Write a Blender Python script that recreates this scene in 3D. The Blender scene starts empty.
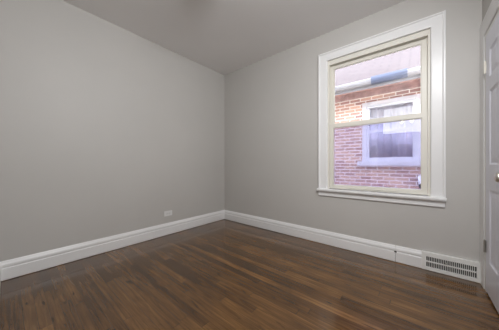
import bpy, bmesh, math, random
from mathutils import Vector, Matrix

random.seed(4)
S = bpy.context.scene
COL = S.collection
PI = math.pi

# ------------------------------------------------------------------ camera
YAW = math.atan(168.7 / 201.8)
cam_d = bpy.data.cameras.new('camera')
cam_d.sensor_fit = 'HORIZONTAL'
cam_d.sensor_width = 36.0
cam_d.lens = 36.0 * 202.0 / 499.0
cam_d.clip_start = 0.01
cam_d.shift_y = -0.2 / 499.0
cam = bpy.data.objects.new('camera', cam_d)
cam.location = (2.716, -2.537, 0.985)
cam.rotation_euler = (PI / 2, 0, YAW)
COL.objects.link(cam)
S.camera = cam

# ------------------------------------------------------------------ exposure
vs = S.view_settings
vs.view_transform = 'Standard'
vs.look = 'None'
vs.gamma = 1.0
vs.use_curve_mapping = False
vs.exposure = 0.0
S.cycles.use_denoising = True
S.cycles.max_bounces = 10
S.cycles.diffuse_bounces = 6
S.cycles.transparent_max_bounces = 12
S.cycles.caustics_reflective = False
S.cycles.caustics_refractive = False

# ------------------------------------------------------------------ sky
W = bpy.data.worlds.new('overcast_sky')
S.world = W
W.use_nodes = True
wn = W.node_tree.nodes
wn['Background'].inputs[0].default_value = (0.90, 0.94, 1.0, 1)
wn['Background'].inputs[1].default_value = 12.0

# ------------------------------------------------------------------ area lights added as room fill
def area(name, loc, rot, sx, sy, power, col):
    d = bpy.data.lights.new(name, 'AREA')
    d.shape = 'RECTANGLE'
    d.size = sx
    d.size_y = sy
    d.energy = power
    d.color = col
    o = bpy.data.objects.new(name, d)
    o.location = loc
    o.rotation_euler = rot
    COL.objects.link(o)
    return o

area('hall_fill', (2.58, -4.2, 2.20), (PI / 2, 0, 0), 1.25, 0.7, 14.0, (0.97, 0.98, 1.0))  # unseen fill added in the hall

# main room fill: unseen panel added high by the right wall, no lamp modelled
area('right_fill', (3.00, -1.95, 2.38), Vector((-0.72, 0.22, -0.60)).to_track_quat('-Z', 'Y').to_euler(), 0.9, 0.34, 54.0, (0.985, 0.99, 1.0))

# ------------------------------------------------------------------ mesh helpers
def new():
    return bmesh.new()

def bx(bm, x0, x1, y0, y1, z0, z1, bev=0.0, seg=2):
    r = bmesh.ops.create_cube(bm, size=1.0)
    v = r['verts']
    for p in v:
        p.co = Vector(((x0 + x1) / 2 + p.co.x * (x1 - x0), (y0 + y1) / 2 + p.co.y * (y1 - y0), (z0 + z1) / 2 + p.co.z * (z1 - z0)))
    if bev > 0:
        es = list({e for p in v for e in p.link_edges})
        bmesh.ops.bevel(bm, geom=es, offset=bev, segments=seg, profile=0.7, affect='EDGES')
    return bm

def extrude(bm, prof, a, b, frame):
    """prof: closed list of 2D points; frame(p, t) gives the 3D point at parameter t."""
    n = len(prof)
    A = [bm.verts.new(frame(p, a)) for p in prof]
    B = [bm.verts.new(frame(p, b)) for p in prof]
    for i in range(n):
        j = (i + 1) % n
        bm.faces.new((A[i], A[j], B[j], B[i]))
    bm.faces.new(A)
    bm.faces.new(list(reversed(B)))
    return bm

def mitred(bm, prof, corners, frame):
    """sweep profile through stations; corners: list of functions p -> 3D point."""
    rings = [[bm.verts.new(c(p)) for p in prof] for c in corners]
    n = len(prof)
    for A, B in zip(rings, rings[1:]):
        for i in range(n):
            j = (i + 1) % n
            bm.faces.new((A[i], A[j], B[j], B[i]))
    bm.faces.new(rings[0])
    bm.faces.new(list(reversed(rings[-1])))
    return bm

def lathe(bm, prof, base, axis, seg=24):
    """prof: (radius, distance along axis)."""
    ax = Vector(axis).normalized()
    u = ax.orthogonal().normalized()
    w = ax.cross(u)
    rings = []
    for r, h in prof:
        if r < 1e-6:
            rings.append([bm.verts.new(Vector(base) + ax * h)])
        else:
            rings.append([bm.verts.new(Vector(base) + ax * h + (u * math.cos(2 * PI * k / seg) + w * math.sin(2 * PI * k / seg)) * r) for k in range(seg)])
    for A, B in zip(rings, rings[1:]):
        for k in range(seg):
            l = (k + 1) % seg
            if len(A) == 1 and len(B) == 1:
                continue
            if len(A) == 1:
                bm.faces.new((A[0], B[k], B[l]))
            elif len(B) == 1:
                bm.faces.new((A[k], A[l], B[0]))
            else:
                bm.faces.new((A[k], A[l], B[l], B[k]))
    for R in (rings[0], rings[-1]):
        if len(R) > 1:
            bm.faces.new(R)
    return bm

ORG = {}

def obj(name, bm, mat, parent=None, at=None, smooth=False):
    """link a bmesh (in room coordinates) as one mesh object, origin at `at`."""
    bmesh.ops.recalc_face_normals(bm, faces=bm.faces[:])
    base = Vector(at) if at is not None else (ORG[parent.name] if parent else Vector((0, 0, 0)))
    for v in bm.verts:
        v.co -= base
    me = bpy.data.meshes.new(name)
    bm.to_mesh(me)
    bm.free()
    me.materials.append(mat)
    if smooth:
        for p in me.polygons:
            p.use_smooth = True
    o = bpy.data.objects.new(name, me)
    COL.objects.link(o)
    if parent:
        o.parent = parent
        o.location = base - ORG[parent.name]
    else:
        o.location = base
    ORG[o.name] = base
    return o

def tag(o, label=None, cat=None, group=None, kind=None):
    if label: o['label'] = label
    if cat: o['category'] = cat
    if group: o['group'] = group
    if kind: o['kind'] = kind
    return o

def root(name, loc, label, cat, kind=None):
    o = bpy.data.objects.new(name, None)
    o.empty_display_size = 0.1
    o.location = loc
    COL.objects.link(o)
    ORG[o.name] = Vector(loc)
    return tag(o, label, cat, None, kind)

def struct(name, bm, mat, label, cat, at=None):
    return tag(obj(name, bm, mat, None, at), label, cat, None, 'structure')

# ------------------------------------------------------------------ materials
def base_mat(name, col, rough=0.5, metal=0.0, spec=0.5):
    m = bpy.data.materials.new(name)
    m.use_nodes = True
    b = m.node_tree.nodes['Principled BSDF']
    b.inputs['Base Color'].default_value = (*col, 1)
    b.inputs['Roughness'].default_value = rough
    b.inputs['Metallic'].default_value = metal
    b.inputs['Specular IOR Level'].default_value = spec
    return m, m.node_tree.nodes, m.node_tree.links, b

def N(ns, t, **kw):
    n = ns.new(t)
    for k, v in kw.items():
        setattr(n, k, v)
    return n

def math_node(ns, ls, op, a, b=None, c=None):
    n = ns.new('ShaderNodeMath')
    n.operation = op
    for i, x in enumerate((a, b, c)):
        if x is None:
            continue
        if isinstance(x, (int, float)):
            n.inputs[i].default_value = x
        else:
            ls.new(x, n.inputs[i])
    return n.outputs[0]

def painted(name, col, rough=0.5, var=0.03, scale=3.0, bump=0.05, bscale=180.0, spec=0.5):
    m, ns, ls, b = base_mat(name, col, rough, 0, spec)
    tc = N(ns, 'ShaderNodeTexCoord')
    nz = N(ns, 'ShaderNodeTexNoise')
    nz.inputs['Scale'].default_value = scale
    nz.inputs['Detail'].default_value = 3
    ls.new(tc.outputs['Object'], nz.inputs['Vector'])
    rp = N(ns, 'ShaderNodeValToRGB')
    rp.color_ramp.elements[0].position = 0.3
    rp.color_ramp.elements[1].position = 0.7
    rp.color_ramp.elements[0].color = (*[c * (1 - var) for c in col], 1)
    rp.color_ramp.elements[1].color = (*[min(1, c * (1 + var)) for c in col], 1)
    ls.new(nz.outputs['Fac'], rp.inputs[0])
    ls.new(rp.outputs[0], b.inputs['Base Color'])
    if bump:
        n2 = N(ns, 'ShaderNodeTexNoise')
        n2.inputs['Scale'].default_value = bscale
        ls.new(tc.outputs['Object'], n2.inputs['Vector'])
        bp = N(ns, 'ShaderNodeBump')
        bp.inputs['Strength'].default_value = bump
        bp.inputs['Distance'].default_value = 0.002
        ls.new(n2.outputs['Fac'], bp.inputs['Height'])
        ls.new(bp.outputs[0], b.inputs['Normal'])
    return m

M = {}
M['wall'] = painted('grey_wall_paint', (0.520, 0.506, 0.484), 0.55, 0.02, 1.5, 0.06)
M['ceiling'] = painted('ceiling_paint', (0.88, 0.87, 0.87), 0.8, 0.02, 1.2, 0.08, 120)
M['trim'] = painted('white_trim_paint', (0.80, 0.80, 0.80), 0.32, 0.015, 4.0, 0.03)
M['door'] = painted('daylit_door_paint', (0.84, 0.85, 0.94), 0.32, 0.015, 4.0, 0.03)  # white paint with the bluish cast of bounced daylight mixed into its colour
M['vinyl'] = painted('almond_vinyl', (0.75, 0.725, 0.655), 0.38, 0.015, 5.0, 0.0)
M['plate'] = painted('white_plastic', (0.74, 0.74, 0.73), 0.35, 0.01, 9.0, 0.0)
M['register'] = painted('white_enamel', (0.78, 0.78, 0.76), 0.35, 0.02, 9.0, 0.0)
M['dark'] = painted('dark_cavity', (0.02, 0.019, 0.018), 0.8, 0.05, 9.0, 0.0)
M['seam'] = painted('dark_gap', (0.05, 0.042, 0.036), 0.8, 0.05, 9.0, 0.0)
M['outside_white'] = painted('exterior_white_paint', (0.74, 0.77, 0.82), 0.5, 0.02, 6.0, 0.0)
M['gutter'] = painted('white_aluminium', (0.30, 0.30, 0.315), 0.45, 0.02, 6.0, 0.0)
M['gutter_blue'] = painted('blue_grey_liner', (0.085, 0.11, 0.185), 0.5, 0.05, 12.0, 0.0)
M['soffit'] = painted('brown_soffit_boards', (0.62, 0.40, 0.35), 0.7, 0.15, 14.0, 0.0)
M['band'] = painted('dark_red_brick', (0.50, 0.36, 0.34), 0.9, 0.25, 7.0, 0.3, 40)
M['concrete'] = painted('concrete', (0.55, 0.54, 0.52), 0.9, 0.12, 5.0, 0.2, 60)
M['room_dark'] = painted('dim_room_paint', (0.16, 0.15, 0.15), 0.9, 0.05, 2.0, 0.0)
M['house_outside'] = painted('exterior_render', (0.70, 0.67, 0.63), 0.9, 0.08, 6.0, 0.2, 60)

def metal(name, col, rough):
    m, ns, ls, b = base_mat(name, col, rough, 1.0)
    tc = N(ns, 'ShaderNodeTexCoord')
    nz = N(ns, 'ShaderNodeTexNoise')
    nz.inputs['Scale'].default_value = 60
    ls.new(tc.outputs['Object'], nz.inputs['Vector'])
    mr = N(ns, 'ShaderNodeMapRange')
    mr.inputs['To Min'].default_value = rough * 0.8
    mr.inputs['To Max'].default_value = rough * 1.3
    ls.new(nz.outputs['Fac'], mr.inputs['Value'])
    ls.new(mr.outputs[0], b.inputs['Roughness'])
    return m

M['nickel'] = metal('satin_nickel', (0.72, 0.69, 0.64), 0.33)
M['steel'] = metal('grey_steel', (0.50, 0.49, 0.47), 0.42)

def glass_mat(name, tint=(1, 1, 1), ior=1.5):
    m = bpy.data.materials.new(name)
    m.use_nodes = True
    ns, ls = m.node_tree.nodes, m.node_tree.links
    ns.clear()
    out = N(ns, 'ShaderNodeOutputMaterial')
    tr = N(ns, 'ShaderNodeBsdfTransparent')
    tr.inputs[0].default_value = (*tint, 1)
    gl = N(ns, 'ShaderNodeBsdfGlossy')
    gl.inputs['Roughness'].default_value = 0.01
    fr = N(ns, 'ShaderNodeFresnel')
    fr.inputs['IOR'].default_value = ior
    mx = N(ns, 'ShaderNodeMixShader')
    ls.new(fr.outputs[0], mx.inputs[0])
    ls.new(tr.outputs[0], mx.inputs[1])
    ls.new(gl.outputs[0], mx.inputs[2])
    ls.new(mx.outputs[0], out.inputs[0])
    return m

M['glass'] = glass_mat('window_glass', (0.97, 0.97, 0.98))

def screen_mat():
    m = bpy.data.materials.new('insect_screen_mesh')
    m.use_nodes = True
    ns, ls = m.node_tree.nodes, m.node_tree.links
    ns.clear()
    out = N(ns, 'ShaderNodeOutputMaterial')
    tr = N(ns, 'ShaderNodeBsdfTransparent')
    tr.inputs[0].default_value = (0.88, 0.87, 1.0, 1)
    df = N(ns, 'ShaderNodeBsdfDiffuse')
    df.inputs[0].default_value = (0.15, 0.15, 0.26, 1)
    mx = N(ns, 'ShaderNodeMixShader')
    mx.inputs[0].default_value = 0.32
    ls.new(tr.outputs[0], mx.inputs[1])
    ls.new(df.outputs[0], mx.inputs[2])
    ls.new(mx.outputs[0], out.inputs[0])
    return m

M['screen'] = screen_mat()

def sheer():
    m = bpy.data.materials.new('sheer_curtain_cloth')
    m.use_nodes = True
    ns, ls = m.node_tree.nodes, m.node_tree.links
    ns.clear()
    out = N(ns, 'ShaderNodeOutputMaterial')
    d = N(ns, 'ShaderNodeBsdfDiffuse')
    d.inputs[0].default_value = (0.84, 0.85, 0.90, 1)
    t = N(ns, 'ShaderNodeBsdfTranslucent')
    t.inputs[0].default_value = (0.84, 0.85, 0.92, 1)
    mx = N(ns, 'ShaderNodeMixShader')
    mx.inputs[0].default_value = 0.35
    ls.new(d.outputs[0], mx.inputs[1])
    ls.new(t.outputs[0], mx.inputs[2])
    ls.new(mx.outputs[0], out.inputs[0])
    return m

M['curtain'] = sheer()

def emit(name, col, s):
    m = bpy.data.materials.new(name)
    m.use_nodes = True
    ns, ls = m.node_tree.nodes, m.node_tree.links
    ns.clear()
    out = N(ns, 'ShaderNodeOutputMaterial')
    e = N(ns, 'ShaderNodeEmission')
    e.inputs[0].default_value = (*col, 1)
    e.inputs[1].default_value = s
    ls.new(e.outputs[0], out.inputs[0])
    return m

M['bulb'] = emit('lit_bulb', (1.0, 0.80, 0.50), 30.0)
M['opal'] = painted('opal_glass', (0.80, 0.79, 0.76), 0.25, 0.01, 4.0, 0.0)

def floor_mat():
    m, ns, ls, b = base_mat('dark_oak_strip_floor', (0.07, 0.04, 0.02), 0.2)
    tc = N(ns, 'ShaderNodeTexCoord')
    sx = N(ns, 'ShaderNodeSeparateXYZ')
    ls.new(tc.outputs['Object'], sx.inputs[0])
    X, Y = sx.outputs[0], sx.outputs[1]
    mt = lambda op, a, bb=None, c=None: math_node(ns, ls, op, a, bb, c)
    yr = mt('DIVIDE', Y, 0.0575)
    row = mt('FLOOR', yr)
    fy = mt('FRACT', yr)
    wn1 = N(ns, 'ShaderNodeTexWhiteNoise', noise_dimensions='1D')
    ls.new(row, wn1.inputs['W'])
    xo = mt('MULTIPLY_ADD', wn1.outputs['Value'], 5.0, X)
    xr = mt('DIVIDE', xo, 1.15)
    seg = mt('FLOOR', xr)
    fx = mt('FRACT', xr)
    cv = N(ns, 'ShaderNodeCombineXYZ')
    ls.new(row, cv.inputs[0])
    ls.new(seg, cv.inputs[1])
    wn2 = N(ns, 'ShaderNodeTexWhiteNoise', noise_dimensions='2D')
    ls.new(cv.outputs[0], wn2.inputs['Vector'])
    # grain: noise stretched along the board, shifted per board
    gv = N(ns, 'ShaderNodeCombineXYZ')
    ls.new(mt('MULTIPLY', X, 3.2), gv.inputs[0])
    ls.new(mt('MULTIPLY', Y, 55.0), gv.inputs[1])
    ls.new(mt('MULTIPLY', wn2.outputs['Value'], 40.0), gv.inputs[2])
    g = N(ns, 'ShaderNodeTexNoise')
    g.inputs['Scale'].default_value = 1.0
    g.inputs['Detail'].default_value = 5
    g.inputs['Roughness'].default_value = 0.6
    g.inputs['Distortion'].default_value = 0.8
    ls.new(gv.outputs[0], g.inputs['Vector'])
    # blotches in the stain
    bl = N(ns, 'ShaderNodeTexNoise')
    bl.inputs['Scale'].default_value = 2.2
    bl.inputs['Detail'].default_value = 3
    ls.new(tc.outputs['Object'], bl.inputs['Vector'])
    v = mt('MULTIPLY', wn2.outputs['Value'], 0.28)
    v = mt('MULTIPLY_ADD', g.outputs['Fac'], 0.85, v)
    v = mt('MULTIPLY_ADD', bl.outputs['Fac'], 0.40, v)
    v = mt('SUBTRACT', v, 0.22)
    rp = N(ns, 'ShaderNodeValToRGB')
    cr = rp.color_ramp
    cr.elements[0].position = 0.15
    cr.elements[0].color = (0.020, 0.010, 0.004, 1)
    cr.elements[1].position = 0.95
    cr.elements[1].color = (0.30, 0.150, 0.050, 1)
    e = cr.elements.new(0.42)
    e.color = (0.073, 0.034, 0.011, 1)
    e = cr.elements.new(0.66)
    e.color = (0.142, 0.069, 0.022, 1)
    # small dark mineral streaks
    kv = N(ns, 'ShaderNodeCombineXYZ')
    ls.new(mt('MULTIPLY', X, 5.5), kv.inputs[0])
    ls.new(mt('MULTIPLY', Y, 21.0), kv.inputs[1])
    kn = N(ns, 'ShaderNodeTexNoise')
    kn.inputs['Scale'].default_value = 1.0
    kn.inputs['Detail'].default_value = 2
    ls.new(kv.outputs[0], kn.inputs['Vector'])
    kr = N(ns, 'ShaderNodeMapRange')
    kr.inputs['From Min'].default_value = 0.66
    kr.inputs['From Max'].default_value = 0.74
    kr.inputs['To Max'].default_value = 0.34
    ls.new(kn.outputs['Fac'], kr.inputs['Value'])
    v = mt('SUBTRACT', v, kr.outputs[0])
    ls.new(v, rp.inputs[0])
    # joints between boards
    ey = mt('ABSOLUTE', mt('SUBTRACT', fy, 0.5))
    jy = mt('GREATER_THAN', ey, 0.482)
    ex = mt('ABSOLUTE', mt('SUBTRACT', fx, 0.5))
    jx = mt('GREATER_THAN', ex, 0.4985)
    j = mt('MULTIPLY', mt('MAXIMUM', jy, jx), 0.55)
    mx = N(ns, 'ShaderNodeMixRGB')
    ls.new(j, mx.inputs[0])
    ls.new(rp.outputs[0], mx.inputs[1])
    mx.inputs[2].default_value = (0.012, 0.007, 0.004, 1)
    b.inputs['Specular IOR Level'].default_value = 0.35
    b.inputs['Coat Weight'].default_value = 0.45
    b.inputs['Coat Roughness'].default_value = 0.06
    ls.new(mx.outputs[0], b.inputs['Base Color'])
    mr = N(ns, 'ShaderNodeMapRange')
    mr.inputs['To Min'].default_value = 0.16
    mr.inputs['To Max'].default_value = 0.30
    ls.new(g.outputs['Fac'], mr.inputs['Value'])
    ls.new(mr.outputs[0], b.inputs['Roughness'])
    # slight cupping of the strips and grain relief
    h = mt('MULTIPLY_ADD', g.outputs['Fac'], 0.25, mt('MULTIPLY', mt('MULTIPLY', ey, ey), -1.2))
    bp = N(ns, 'ShaderNodeBump')
    bp.inputs['Strength'].default_value = 0.12
    bp.inputs['Distance'].default_value = 0.004
    ls.new(h, bp.inputs['Height'])
    ls.new(bp.outputs[0], b.inputs['Normal'])
    return m

M['floor'] = floor_mat()

def brick_mat():
    m, ns, ls, b = base_mat('red_common_brick', (0.3, 0.12, 0.09), 0.9)
    tc = N(ns, 'ShaderNodeTexCoord')
    sx = N(ns, 'ShaderNodeSeparateXYZ')
    ls.new(tc.outputs['Object'], sx.inputs[0])
    cv = N(ns, 'ShaderNodeCombineXYZ')
    ls.new(sx.outputs[0], cv.inputs[0])
    ls.new(sx.outputs[2], cv.inputs[1])
    br = N(ns, 'ShaderNodeTexBrick')
    br.inputs['Scale'].default_value = 1.0
    br.inputs['Brick Width'].default_value = 0.195
    br.inputs['Row Height'].default_value = 0.0655
    br.inputs['Mortar Size'].default_value = 0.0085
    br.inputs['Mortar Smooth'].default_value = 0.2
    br.inputs['Bias'].default_value = 0.0
    br.inputs['Color1'].default_value = (0.78, 0.53, 0.40, 1)
    br.inputs['Color2'].default_value = (0.42, 0.24, 0.22, 1)
    br.inputs['Mortar'].default_value = (0.95, 0.93, 0.88, 1)
    ls.new(cv.outputs[0], br.inputs['Vector'])
    nz = N(ns, 'ShaderNodeTexNoise')
    nz.inputs['Scale'].default_value = 9.0
    nz.inputs['Detail'].default_value = 4
    ls.new(tc.outputs['Object'], nz.inputs['Vector'])
    mx = N(ns, 'ShaderNodeMixRGB')
    mx.blend_type = 'OVERLAY'
    mx.inputs[0].default_value = 0.15
    ls.new(br.outputs['Color'], mx.inputs[1])
    ls.new(nz.outputs['Fac'], mx.inputs[2])
    ls.new(mx.outputs[0], b.inputs['Base Color'])
    bp = N(ns, 'ShaderNodeBump')
    bp.inputs['Strength'].default_value = 0.5
    bp.inputs['Distance'].default_value = 0.006
    bp.invert = True
    ls.new(br.outputs['Fac'], bp.inputs['Height'])
    ls.new(bp.outputs[0], b.inputs['Normal'])
    return m

M['brick'] = brick_mat()

def shingle_mat():
    m, ns, ls, b = base_mat('asphalt_shingles', (0.4, 0.34, 0.36), 0.95)
    tc = N(ns, 'ShaderNodeTexCoord')
    sx = N(ns, 'ShaderNodeSeparateXYZ')
    ls.new(tc.outputs['Object'], sx.inputs[0])
    cv = N(ns, 'ShaderNodeCombineXYZ')
    ls.new(sx.outputs[0], cv.inputs[0])
    ls.new(math_node(ns, ls, 'MULTIPLY', sx.outputs[1], 1.2), cv.inputs[1])
    br = N(ns, 'ShaderNodeTexBrick')
    br.inputs['Scale'].default_value = 1.0
    br.inputs['Brick Width'].default_value = 0.30
    br.inputs['Row Height'].default_value = 0.14
    br.inputs['Mortar Size'].default_value = 0.014
    br.inputs['Color1'].default_value = (0.066, 0.050, 0.053, 1)
    br.inputs['Color2'].default_value = (0.056, 0.040, 0.044, 1)
    br.inputs['Mortar'].default_value = (0.028, 0.020, 0.024, 1)
    ls.new(cv.outputs[0], br.inputs['Vector'])
    nz = N(ns, 'ShaderNodeTexNoise')
    nz.inputs['Scale'].default_value = 25.0
    nz.inputs['Detail'].default_value = 5
    ls.new(tc.outputs['Object'], nz.inputs['Vector'])
    mx = N(ns, 'ShaderNodeMixRGB')
    mx.blend_type = 'OVERLAY'
    mx.inputs[0].default_value = 0.3
    ls.new(br.outputs['Color'], mx.inputs[1])
    ls.new(nz.outputs['Fac'], mx.inputs[2])
    ls.new(mx.outputs[0], b.inputs['Base Color'])
    return m

M['shingle'] = shingle_mat()

# ------------------------------------------------------------------ room dimensions (metres)
XR = 3.124          # right wall
YB = -2.595         # back wall
H = 2.62            # ceiling
HALL = -6.2         # far end of the hall behind the camera

# floor (room, doorway and hall run on in the same boards)
bm = new(); bx(bm, -0.25, 3.9, HALL - 0.2, 0.28, -0.12, 0.0)
struct('floor', bm, M['floor'], 'dark glossy oak strip floor of the empty room', 'floor')
bm = new(); bx(bm, -0.25, 3.9, HALL - 0.2, 0.28, H, H + 0.15)
struct('ceiling', bm, M['ceiling'], 'plain pale ceiling above the empty room', 'ceiling')

# left wall
bm = new(); bx(bm, -0.25, 0.0, HALL - 0.2, 0.28, 0.0, H)
struct('wall_left', bm, M['wall'], 'bare grey wall on the left with one low outlet', 'wall')

# window wall
OX0, OX1, OZ0, OZ1 = 1.835, 2.825, 0.665, 2.285
bm = new()
bx(bm, 0.0, OX0, 0.0, 0.28, 0.0, H)
bx(bm, OX1, 3.9, 0.0, 0.28, 0.0, H)
bx(bm, OX0, OX1, 0.0, 0.28, 0.0, OZ0)
bx(bm, OX0, OX1, 0.0, 0.28, OZ1, H)
struct('wall_front', bm, M['wall'], 'grey wall that holds the window and the floor register', 'wall')

# right wall with the door opening
DY0, DY1, DZ = -0.905, -0.150, 1.990
bm = new()
bx(bm, XR, 3.30, DY1, 0.0, 0.0, H)
bx(bm, XR, 3.30, YB - 0.13, DY0, 0.0, H)
bx(bm, XR, 3.30, DY0, DY1, DZ, H)
bx(bm, 3.20, 3.30, DY0, DY1, 0.0, DZ)
struct('wall_right', bm, M['wall'], 'narrow slice of grey wall above the white door', 'wall')

# back wall with a wide cased opening the camera looks in from
BX0, BX1, BZ = 2.00, 2.98, 2.48
bm = new()
bx(bm, 0.0, BX0, YB - 0.13, YB, 0.0, H)
bx(bm, BX1, XR, YB - 0.13, YB, 0.0, H)
bx(bm, BX0, BX1, YB - 0.13, YB, BZ, H)
struct('wall_back', bm, M['wall'], 'grey back wall with a wide opening, beside the left wall', 'wall')

# hall
bm = new()
bx(bm, 0.0, 3.9, HALL - 0.2, HALL, 0.0, H)
bx(bm, 3.78, 3.9, HALL, YB - 0.13, 0.0, H)
bx(bm, 3.124, 3.9, YB - 0.13, YB, 0.0, H)
struct('wall_hall', bm, M['wall'], 'grey walls of the hall behind the opening', 'wall')

# ------------------------------------------------------------------ baseboards
BB = [(0.0, 0.0), (0.013, 0.0), (0.013, 0.005), (0.020, 0.006), (0.020, 0.100), (0.017, 0.104), (0.0125, 0.106), (0.0125, 0.110), (0.0185, 0.113),
      (0.0195, 0.122), (0.018, 0.136), (0.012, 0.150), (0.010, 0.158), (0.007, 0.164), (0.0, 0.164)]
bm = new()
mitred(bm, BB, [lambda p: Vector((p[0], YB + p[0], p[1])), lambda p: Vector((p[0], -p[0], p[1]))], None)
struct('baseboard_left', bm, M['trim'], 'long white moulded baseboard along the left wall', 'baseboard')
bm = new()
mitred(bm, BB, [lambda p: Vector((p[0], -p[0], p[1])), lambda p: Vector((2.536, -p[0], p[1]))], None)
mitred(bm, BB, [lambda p: Vector((2.5385, -p[0], p[1])), lambda p: Vector((2.741, -p[0], p[1]))], None)
struct('baseboard_front', bm, M['trim'], 'white moulded baseboard below the window, ending at the register', 'baseboard')
bm = new()
mitred(bm, BB, [lambda p: Vector((BX0 - 0.10, YB + p[0], p[1])), lambda p: Vector((p[0], YB + p[0], p[1]))], None)
struct('baseboard_back', bm, M['trim'], 'white baseboard on the back wall, at the left picture edge', 'baseboard')
# dark joint where the two lengths of baseboard meet
bm = new()
bx(bm, 2.5355, 2.5405, -0.0196, -0.0005, 0.006, 0.098)
bx(bm, 2.528, 2.548, -0.0207, -0.012, 0.098, 0.112, 0.002)
struct('trim_1', bm, M['seam'], 'small dark open joint in the baseboard left of the register', 'baseboard joint')

# casing of the back opening
bm = new()
bx(bm, BX0 - 0.10, BX0, YB, YB + 0.018, 0.0, BZ + 0.10, 0.002)
bx(bm, BX1, BX1 + 0.10, YB, YB + 0.018, 0.0, BZ + 0.10, 0.002)
bx(bm, BX0, BX1, YB, YB + 0.018, BZ, BZ + 0.10, 0.002)
bx(bm, BX0, BX0 + 0.015, YB - 0.13, YB, 0.0, BZ)
bx(bm, BX1 - 0.015, BX1, YB - 0.13, YB, 0.0, BZ)
bx(bm, BX0 + 0.015, BX1 - 0.015, YB - 0.13, YB, BZ - 0.015, BZ)
struct('trim_2', bm, M['trim'], 'white casing around the opening in the back wall', 'door casing')

# ------------------------------------------------------------------ window
win = root('window_1', (2.325, 0.0, 0.595), 'white cased double hung window looking onto the brick house', 'window', 'structure')
CX0, CX1, CZ1 = 1.745, 2.902, 2.367       # casing outer
IX0, IX1, IZ0, IZ1 = 1.853, 2.807, 0.692, 2.267

# casing: mitred profile swept up, over and down  (u = distance from the inner edge, d = projection)
CW = 0.102
CP = [(0.0, 0.0), (0.0, 0.012), (0.004, 0.016), (0.010, 0.017), (0.078, 0.019), (0.082, 0.020), (0.084, 0.027), (0.088, 0.030), (0.098, 0.030), (CW, 0.027), (CW, 0.0)]
zb = 0.690
cxl, cxr, czt = IX0 - 0.004, IX1 - 0.004, IZ1 - 0.001
bm = new()
mitred(bm, CP, [lambda p: Vector((cxl - p[0], -p[1], zb)),
                lambda p: Vector((cxl - p[0], -p[1], czt + p[0])),
                lambda p: Vector((cxr + p[0], -p[1], czt + p[0])),
                lambda p: Vector((cxr + p[0], -p[1], zb))], None)
obj('casing', bm, M['trim'], win)
# stool (inside sill) with rounded nose, and apron
bm = new()
SP = [(0.06, 0.655), (0.06, 0.690), (-0.044, 0.690), (-0.050, 0.686), (-0.052, 0.678), (-0.050, 0.667), (-0.044, 0.657), (-0.036, 0.655)]
extrude(bm, SP, 1.738, 2.908, lambda p, t: Vector((t, p[0], p[1])) if p[0] < 0.0 else Vector((min(max(t, OX0), OX1), p[0], p[1])))
obj('stool', bm, M['trim'], win)
bm = new()
AP = [(0.0, 0.596), (-0.012, 0.596), (-0.018, 0.604), (-0.018, 0.655), (0.0, 0.655)]
extrude(bm, AP, 1.748, 2.900, lambda p, t: Vector((t, p[0], p[1])))
obj('apron', bm, M['trim'], win)
# jamb liner
bm = new()
bx(bm, OX0, IX0, 0.0, 0.26, 0.690, OZ1)
bx(bm, IX1, OX1, 0.0, 0.26, 0.690, OZ1)
bx(bm, IX0, IX1, 0.0, 0.26, IZ1, OZ1)
bx(bm, OX0, OX1, 0.06, 0.30, OZ0, 0.690)
obj('jamb', bm, M['trim'], win)
# vinyl frame that carries the sashes
FX0, FX1, FZ1 = 1.873, 2.785, 2.212
bm = new()
for x0, x1 in ((IX0, FX0), (FX1, IX1)):
    bx(bm, x0, x1, 0.010, 0.125, 0.690, IZ1, 0.0015)
bx(bm, FX0, FX1, 0.010, 0.060, FZ1, IZ1, 0.0015)
bx(bm, FX0, FX1, 0.060, 0.125, FZ1 - 0.004, IZ1)
bx(bm, FX0, FX1, 0.050, 0.125, 0.690, 0.704)
# balance channel beads beside the upper sash
for x0, x1 in ((FX0, FX0 + 0.010), (FX1 - 0.010, FX1)):
    bx(bm, x0, x1, 0.050, 0.054, 1.49, FZ1)
obj('frame', bm, M['vinyl'], win)

def sash(name, x0, x1, z0, z1, gx0, gx1, gz0, gz1, y0, y1):
    bm = new()
    b = 0.003
    bx(bm, x0, gx0, y0, y1, z0, z1, b)
    bx(bm, gx1, x1, y0, y1, z0, z1, b)
    bx(bm, gx0 - 0.004, gx1 + 0.004, y0 + 0.0006, y1, z0, gz0, b)
    bx(bm, gx0 - 0.004, gx1 + 0.004, y0 + 0.0006, y1, gz1, z1, b)
    # glazing bead
    g = 0.007
    for a in ((gx0 - 0.001, gx0 + g, gz0 - 0.001, gz1 + 0.001), (gx1 - g, gx1 + 0.001, gz0 - 0.001, gz1 + 0.001),
              (gx0 + g, gx1 - g, gz0 - 0.001, gz0 + g), (gx0 + g, gx1 - g, gz1 - g, gz1 + 0.001)):
        bx(bm, a[0], a[1], y0 + 0.009, y1 - 0.006, a[2], a[3])
    s = obj(name, bm, M['vinyl'], win)
    bm = new()
    ym = (y0 + y1) / 2
    bx(bm, gx0 - 0.002, gx1 + 0.002, ym - 0.002, ym + 0.002, gz0 - 0.002, gz1 + 0.002)
    obj('pane', bm, M['glass'], s)
    return s

sash('upper_sash', 1.876, 2.782, 1.452, 2.206, 1.912, 2.739, 1.490, 2.172, 0.056, 0.084)
low = sash('lower_sash', 1.875, 2.783, 0.698, 1.484, 1.914, 2.741, 0.738, 1.437, 0.014, 0.044)
# lift lip on the bottom rail
bm = new(); bx(bm, 2.10, 2.56, 0.006, 0.016, 0.712, 0.720, 0.002)
obj('lift_lip', bm, M['vinyl'], low)
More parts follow.
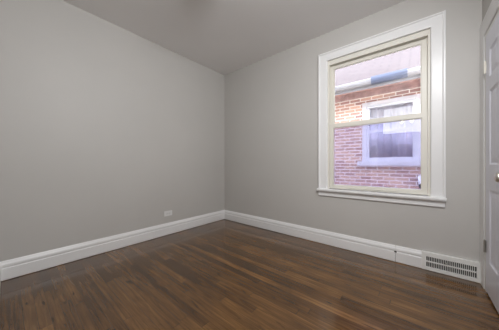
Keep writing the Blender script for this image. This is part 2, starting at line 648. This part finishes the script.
# outside half screen
bm = new()
bx(bm, FX0, 1.898, 0.102, 0.116, 0.704, 1.475)
bx(bm, 2.760, FX1, 0.102, 0.116, 0.704, 1.475)
bx(bm, 1.898, 2.760, 0.102, 0.116, 0.704, 0.722)
bx(bm, 1.898, 2.760, 0.102, 0.116, 1.455, 1.475)
scf = obj('screen_frame', bm, M['vinyl'], win)
bm = new(); bx(bm, 1.896, 2.762, 0.1085, 0.1095, 0.720, 1.457)
tag(obj('screen', bm, M['screen'], scf), 'fine bluish insect screen')

# ------------------------------------------------------------------ door
door = root('door_1', (XR, -0.53, 0.0), 'white six panel door with nickel knob at the right picture edge', 'door', 'structure')
# casing
KP = [(0.0, 0.0), (0.0, 0.007), (0.004, 0.010), (0.020, 0.011), (0.075, 0.0115), (0.080, 0.0125), (0.084, 0.0135), (0.100, 0.0135), (0.104, 0.012), (0.104, 0.0)]
ci0, ci1, ciz = -0.113, -0.935, 2.010
bm = new()
kx = 0.108 / 0.104
mitred(bm, KP, [lambda p: Vector((XR - p[1], ci0 + p[0] * kx, 0.0)),
                lambda p: Vector((XR - p[1], ci0 + p[0] * kx, ciz + p[0] * 1.25)),
                lambda p: Vector((XR - p[1], ci1 - p[0], ciz + p[0] * 1.25)),
                lambda p: Vector((XR - p[1], ci1 - p[0], 0.0))], None)
obj('casing', bm, M['trim'], door)
# jamb
bm = new()
bx(bm, XR - 0.006, 3.20, DY1 - 0.017, ci0 - 0.010, 0.0, DZ + 0.008, 0.001)
bx(bm, XR - 0.006, 3.20, ci1 + 0.010, DY0 + 0.017, 0.0, DZ + 0.008, 0.001)
bx(bm, XR - 0.006, 3.20, DY0 + 0.017, DY1 - 0.017, DZ - 0.015, DZ + 0.008, 0.001)
obj('jamb', bm, M['trim'], door)
# leaf with six raised panels (front face at lx)
lx = XR - 0.008
ly0, ly1, lz0, lz1 = -0.884, -0.171, 0.018, 1.968
bm = new()
ST, MU = 0.098, 0.095
pw = (ly1 - ly0 - 2 * ST - MU) / 2
cols = [(ly1 - ST - pw, ly1 - ST), (ly0 + ST, ly0 + ST + pw)]
rows = [(0.255, 0.805), (0.985, 1.535), (1.630, 1.840)]
ys = sorted({ly0, ly1, *[v for c in cols for v in c]})
zs = sorted({lz0, lz1, *[v for r in rows for v in r]})
def quad(pts):
    bm.faces.new([bm.verts.new(p) for p in pts])
for a, b in zip(ys, ys[1:]):
    for c, d in zip(zs, zs[1:]):
        if any(abs(a - k[0]) < 1e-6 for k in cols) and any(abs(c - r[0]) < 1e-6 for r in rows):
            prev = None
            for ins, dep in ((0, 0), (0.004, 0.001), (0.010, 0.007), (0.018, 0.0095), (0.024, 0.0095), (0.046, 0.003), (0.049, 0.002)):
                ring = [(lx + dep, a + ins, c + ins), (lx + dep, b - ins, c + ins), (lx + dep, b - ins, d - ins), (lx + dep, a + ins, d - ins)]
                if prev:
                    for i in range(4):
                        j = (i + 1) % 4
                        quad([prev[i], prev[j], ring[j], ring[i]])
                prev = ring
            quad(prev)
        else:
            quad([(lx, a, c), (lx, b, c), (lx, b, d), (lx, a, d)])
bk = lx + 0.035
quad([(bk, ly0, lz0), (bk, ly1, lz0), (bk, ly1, lz1), (bk, ly0, lz1)])
quad([(lx, ly0, lz0), (lx, ly1, lz0), (bk, ly1, lz0), (bk, ly0, lz0)])
quad([(lx, ly0, lz1), (lx, ly1, lz1), (bk, ly1, lz1), (bk, ly0, lz1)])
quad([(lx, ly0, lz0), (lx, ly0, lz1), (bk, ly0, lz1), (bk, ly0, lz0)])
quad([(lx, ly1, lz0), (lx, ly1, lz1), (bk, ly1, lz1), (bk, ly1, lz0)])
bmesh.ops.remove_doubles(bm, verts=bm.verts[:], dist=1e-5)
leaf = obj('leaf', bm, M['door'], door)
# knob
ky, kz = -0.748, 0.912
bm = new()
lathe(bm, [(0.0, 0.0), (0.033, 0.0), (0.033, 0.004), (0.029, 0.008), (0.014, 0.010), (0.011, 0.014), (0.011, 0.030), (0.016, 0.036), (0.024, 0.041),
           (0.0275, 0.049), (0.0265, 0.057), (0.021, 0.063), (0.012, 0.066), (0.0, 0.067)], (lx, ky, kz), (-1, 0, 0), 32)
tag(obj('knob', bm, M['nickel'], leaf, smooth=True), 'satin nickel door knob')
# hinges
for zc, mt in ((1.735, 'vinyl'), (0.355, 'steel')):
    bm = new()
    bx(bm, XR - 0.0085, XR - 0.0055, -0.186, -0.150, zc - 0.043, zc + 0.043)
    for k in range(5):
        z0 = zc - 0.045 + k * 0.018
        lathe(bm, [(0.0075, 0.0), (0.0075, 0.0172)], (XR - 0.0135, -0.169, z0), (0, 0, 1), 14)
    lathe(bm, [(0.005, 0.0), (0.0055, 0.004), (0.0, 0.007)], (XR - 0.0135, -0.169, zc + 0.045), (0, 0, 1), 14)
    h = obj('hinge', bm, M[mt], door)
    tag(h, 'cream painted hinge' if mt == 'vinyl' else 'bare grey metal hinge')

# ------------------------------------------------------------------ floor register (vent)
reg = root('floor_register', (2.925, 0.0, 0.0), 'white metal heating register set in the baseboard beside the door', 'vent')
rx0, rx1, rz0, rz1 = 2.741, 3.112, 0.003, 0.170
gx0, gx1, gz0, gz1 = 2.773, 3.090, 0.032, 0.130
bm = new()
bx(bm, rx0, gx0, -0.028, 0.0, rz0, rz1, 0.003)
bx(bm, gx1, rx1, -0.028, 0.0, rz0, rz1, 0.003)
bx(bm, gx0 - 0.004, gx1 + 0.004, -0.0275, 0.0, rz0, gz0, 0.003)
bx(bm, gx0 - 0.004, gx1 + 0.004, -0.0275, 0.0, gz1, rz1, 0.003)
obj('face_plate', bm, M['register'], reg)
bm = new(); bx(bm, gx0 - 0.003, gx1 + 0.003, -0.006, -0.0005, gz0 - 0.003, gz1 + 0.003)
obj('damper', bm, M['dark'], reg)
bm = new()
n = 27
for k in range(1, n):
    x = gx0 + (gx1 - gx0) * k / n
    bx(bm, x - 0.0019, x + 0.0019, -0.0262, -0.010, gz0 - 0.002, gz1 + 0.002)
zm = (gz0 + gz1) / 2 + 0.002
bx(bm, gx0 - 0.002, gx1 + 0.002, -0.0268, -0.010, zm - 0.004, zm + 0.004)
obj('grille', bm, M['register'], reg)
bm = new()
bx(bm, 2.898, 2.912, -0.036, -0.024, zm + 0.012, zm + 0.026, 0.003)
tag(obj('damper_lever', bm, M['steel'], reg), 'small grey lever')

# ------------------------------------------------------------------ outlet on the left wall
out = root('wall_outlet', (0.0, -1.083, 0.262), 'white duplex outlet mounted sideways low on the left wall', 'outlet')
bm = new(); bx(bm, 0.0, 0.006, -1.142, -1.024, 0.263, 0.334, 0.003)
obj('cover_plate', bm, M['plate'], out)
for yc in (-1.1025, -1.0635):
    bm = new()
    prof = []
    for k in range(28):
        a = 2 * PI * k / 28
        prof.append((max(-0.0145, min(0.0145, 0.0175 * math.cos(a))), 0.0172 * math.sin(a)))
    extrude(bm, prof, 0.005, 0.0078, lambda p, t: Vector((t, yc + p[0], 0.2985 + p[1])))
    s = obj('socket', bm, M['plate'], out)
    bm = new()
    bx(bm, 0.0077, 0.0082, yc - 0.006, yc + 0.003, 0.2985 + 0.0055, 0.2985 + 0.0078)
    bx(bm, 0.0077, 0.0082, yc - 0.006, yc + 0.002, 0.2985 - 0.0078, 0.2985 - 0.0055)
    lathe(bm, [(0.0026, 0.0), (0.0026, 0.0005)], (0.0077, yc + 0.009, 0.2985), (1, 0, 0), 12)
    obj('slots', bm, M['dark'], s)
bm = new(); lathe(bm, [(0.0035, 0.0), (0.0035, 0.001), (0.0, 0.0018)], (0.006, -1.083, 0.2985), (1, 0, 0), 14)
obj('screw', bm, M['steel'], out)

# ------------------------------------------------------------------ ceiling lights (the room's, switched off; the hall's, lit)
cl = root('ceiling_light', (1.46, -1.50, H), 'unlit flush white ceiling light in the middle of the room', 'ceiling light')
bm = new(); lathe(bm, [(0.0, 0.0), (0.15, 0.0), (0.15, 0.018), (0.13, 0.024), (0.0, 0.024)], (1.46, -1.50, H), (0, 0, -1), 40)
obj('base', bm, M['plate'], cl, smooth=False)
bm = new(); lathe(bm, [(0.135, 0.020), (0.137, 0.040), (0.125, 0.068), (0.095, 0.088), (0.05, 0.099), (0.0, 0.102)], (1.46, -1.50, H), (0, 0, -1), 40)
obj('shade', bm, M['opal'], cl, smooth=True)

hl = root('hall_light', (2.44, -5.35, H), 'lit two bulb ceiling light in the hall behind the opening', 'ceiling light')
bm = new()
lathe(bm, [(0.0, 0.0), (0.075, 0.0), (0.075, 0.015), (0.02, 0.03), (0.012, 0.035), (0.012, 0.22), (0.0, 0.225)], (2.44, -5.35, H), (0, 0, -1), 24)
bx(bm, 2.30, 2.58, -5.36, -5.34, H - 0.225, H - 0.205, 0.003)
obj('stem', bm, M['nickel'], hl)
for x in (2.315, 2.565):
    bm = new()
    lathe(bm, [(0.014, 0.0), (0.018, 0.02), (0.034, 0.05), (0.040, 0.075), (0.034, 0.10), (0.018, 0.114), (0.0, 0.118)], (x, -5.35, H - 0.222), (0, 0, -1), 20)
    obj('bulb', bm, M['bulb'], hl, smooth=True)

# ------------------------------------------------------------------ outside
bm = new(); bx(bm, -7, 11, 0.28, 9.0, -0.75, -0.62)
struct('ground', bm, M['concrete'], 'concrete passage between the two houses', 'ground')
bm = new()
bx(bm, -7, -0.25, -0.02, 0.28, -0.62, 2.9)
bx(bm, 3.9, 11, -0.02, 0.28, -0.62, 2.9)
bx(bm, -0.25, 3.9, 0.20, 0.28, -0.62, 0.0)
bx(bm, -7, 11, 0.0, 0.28, 2.9, 2.95)
bx(bm, -0.25, 3.9, 0.0, 0.28, 2.77, 2.9)
struct('wall_outside', bm, M['house_outside'], 'outer wall of this house along the passage', 'wall')

NY = 2.05
house = root('neighbour_house', (2.3, NY, -0.62), 'red brick house with white window and shingle roof seen through the window', 'house')
wx0, wx1, wz0, wz1 = 1.905, 2.700, 1.055, 2.155
bm = new()
bx(bm, -7, wx0, NY, NY + 0.22, -0.62, 2.46)
bx(bm, wx1, 11, NY, NY + 0.22, -0.62, 2.46)
bx(bm, wx0, wx1, NY, NY + 0.22, -0.62, wz0)
bx(bm, wx0, wx1, NY, NY + 0.22, wz1, 2.46)
obj('brick_wall', bm, M['brick'], house)
# soldier course under the eave, and the eave itself
bm = new()
x = -1.0
rb = random.Random(3)
while x < 5.0:
    w = 0.066
    bx(bm, x, x + w, NY - 0.022 - rb.uniform(0, 0.004), NY + 0.05, 2.338, 2.47)
    x += w + 0.010
bx(bm, -7, 11, NY - 0.014, NY + 0.06, 2.342, 2.47)
obj('brick_band', bm, M['band'], house)
bm = new()
for k in range(6):
    y0 = 1.60 + k * 0.075
    bx(bm, -7, 11, y0, y0 + 0.070, 2.462, 2.476)
bx(bm, -7, 11, 1.60, 2.05, 2.470, 2.49)
obj('soffit', bm, M['soffit'], house)
bm = new(); bx(bm, -7, 11, 1.580, 1.602, 2.345, 2.475)
obj('fascia', bm, M['gutter'], house)
GP = [(1.579, 2.476), (1.579, 2.392), (1.520, 2.392), (1.508, 2.402), (1.485, 2.428), (1.470, 2.470), (1.474, 2.478), (1.482, 2.474), (1.494, 2.434), (1.515, 2.410), (1.524, 2.402), (1.570, 2.402), (1.570, 2.476)]
def gutter(x0, x1, m, name):
    bm = new()
    extrude(bm, GP, x0, x1, lambda p, t: Vector((t, p[0], p[1])))
    return obj(name, bm, m, house)
g = gutter(-7, 2.085, M['gutter'], 'gutter')
gutter(2.585, 11, M['gutter'], 'gutter')
lin = gutter(2.085, 2.585, M['gutter_blue'], 'gutter_section')
tag(lin, 'blue grey section of gutter')
bm = new()
for k in range(1):
    extrude(bm, [(1.472, 2.455), (1.575, 2.455), (1.575, 2.500), (1.53, 2.512), (1.472, 2.500)], 2.085, 2.585, lambda p, t: Vector((t, p[0], p[1])))
obj('gutter_cap', bm, M['gutter_blue'], lin)
# roof
bm = new()
RP = [(1.520, 2.490), (6.6, 6.046), (6.6, 5.97), (1.60, 2.470), (1.520, 2.478)]
extrude(bm, RP, -7, 11, lambda p, t: Vector((t, p[0], p[1])))
obj('roof', bm, M['shingle'], house)
# window of the brick house
bm = new()
bx(bm, 1.850, 1.925, NY - 0.030, NY + 0.06, 1.055, 2.215, 0.003)
bx(bm, 2.682, 2.757, NY - 0.030, NY + 0.06, 1.055, 2.215, 0.003)
bx(bm, 1.925, 2.682, NY - 0.030, NY + 0.06, 2.140, 2.215, 0.003)
nw = obj('window', bm, M['outside_white'], house)
bm = new()
bx(bm, 1.772, 2.835, NY - 0.090, NY + 0.06, 0.968, 1.055, 0.004)
obj('sill', bm, M['outside_white'], nw)
bm = new()
bx(bm, 1.925, 1.975, NY, NY + 0.05, 1.055, 2.14, 0.002)
bx(bm, 2.640, 2.682, NY, NY + 0.05, 1.055, 2.14, 0.002)
bx(bm, 1.975, 2.640, NY, NY + 0.05, 1.055, 1.125, 0.002)
bx(bm, 1.975, 2.640, NY, NY + 0.05, 1.610, 1.660, 0.002)
bx(bm, 1.975, 2.640, NY, NY + 0.05, 2.100, 2.14, 0.002)
obj('sash', bm, M['outside_white'], nw)
for z0, z1 in ((1.125, 1.610), (1.660, 2.100)):
    bm = new(); bx(bm, 1.974, 2.641, NY + 0.022, NY + 0.026, z0 - 0.001, z1 + 0.001)
    obj('pane', bm, M['glass'], nw)
# sheer curtains hanging behind that window
def curtain(name, x0, x1, amp, seed):
    rnd = random.Random(seed)
    ph = [rnd.uniform(0, 6.28) for _ in range(3)]
    bm = new()
    nx = 60
    F, B = [], []
    for i in range(nx + 1):
        x = x0 + (x1 - x0) * i / nx
        y = NY + 0.082 + amp * (math.sin(x * 62 + ph[0]) + 0.5 * math.sin(x * 117 + ph[1]) + 0.4 * math.sin(x * 31 + ph[2]))
        F.append([bm.verts.new((x, y, z)) for z in (1.06, 2.15)])
        B.append([bm.verts.new((x, y + 0.002, z)) for z in (1.06, 2.15)])
    for i in range(nx):
        for R in (F, B):
            bm.faces.new((R[i][0], R[i + 1][0], R[i + 1][1], R[i][1]))
        for k in (0, 1):
            bm.faces.new((F[i][k], F[i + 1][k], B[i + 1][k], B[i][k]))
    for i in (0, nx):
        bm.faces.new((F[i][0], F[i][1], B[i][1], B[i][0]))
    return obj(name, bm, M['curtain'], house, smooth=True)
curtain('curtain', 1.90, 2.325, 0.010, 1)
curtain('curtain', 2.315, 2.72, 0.010, 7)
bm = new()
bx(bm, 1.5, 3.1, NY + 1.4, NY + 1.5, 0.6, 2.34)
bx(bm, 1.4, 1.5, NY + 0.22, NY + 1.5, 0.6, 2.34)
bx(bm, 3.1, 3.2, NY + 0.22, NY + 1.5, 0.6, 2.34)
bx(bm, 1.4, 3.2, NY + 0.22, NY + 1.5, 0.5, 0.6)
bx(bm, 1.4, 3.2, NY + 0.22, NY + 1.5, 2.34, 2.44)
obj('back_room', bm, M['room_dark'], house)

area('curtain_fill', (2.3, NY + 0.8, 2.30), (0.5, 0, 0), 0.8, 0.5, 600.0, (0.95, 0.97, 1.0))   # fill added behind the curtains to brighten them, no lamp modelled

# small white hood on the brick wall
HY = NY - 0.001
vh = root('vent_hood', (2.77, HY, 0.58), 'small white vent hood on the brick wall below the neighbouring window', 'vent')
bm = new()
extrude(bm, [(HY, 0.800), (HY - 0.03, 0.800), (HY - 0.11, 0.700), (HY - 0.11, 0.652), (HY, 0.652)], 2.715, 2.83, lambda p, t: Vector((t, p[0], p[1])))
obj('hood', bm, M['outside_white'], vh)
bm = new(); bx(bm, 2.722, 2.823, HY - 0.085, HY, 0.59, 0.652)
obj('outlet', bm, M['dark'], vh)
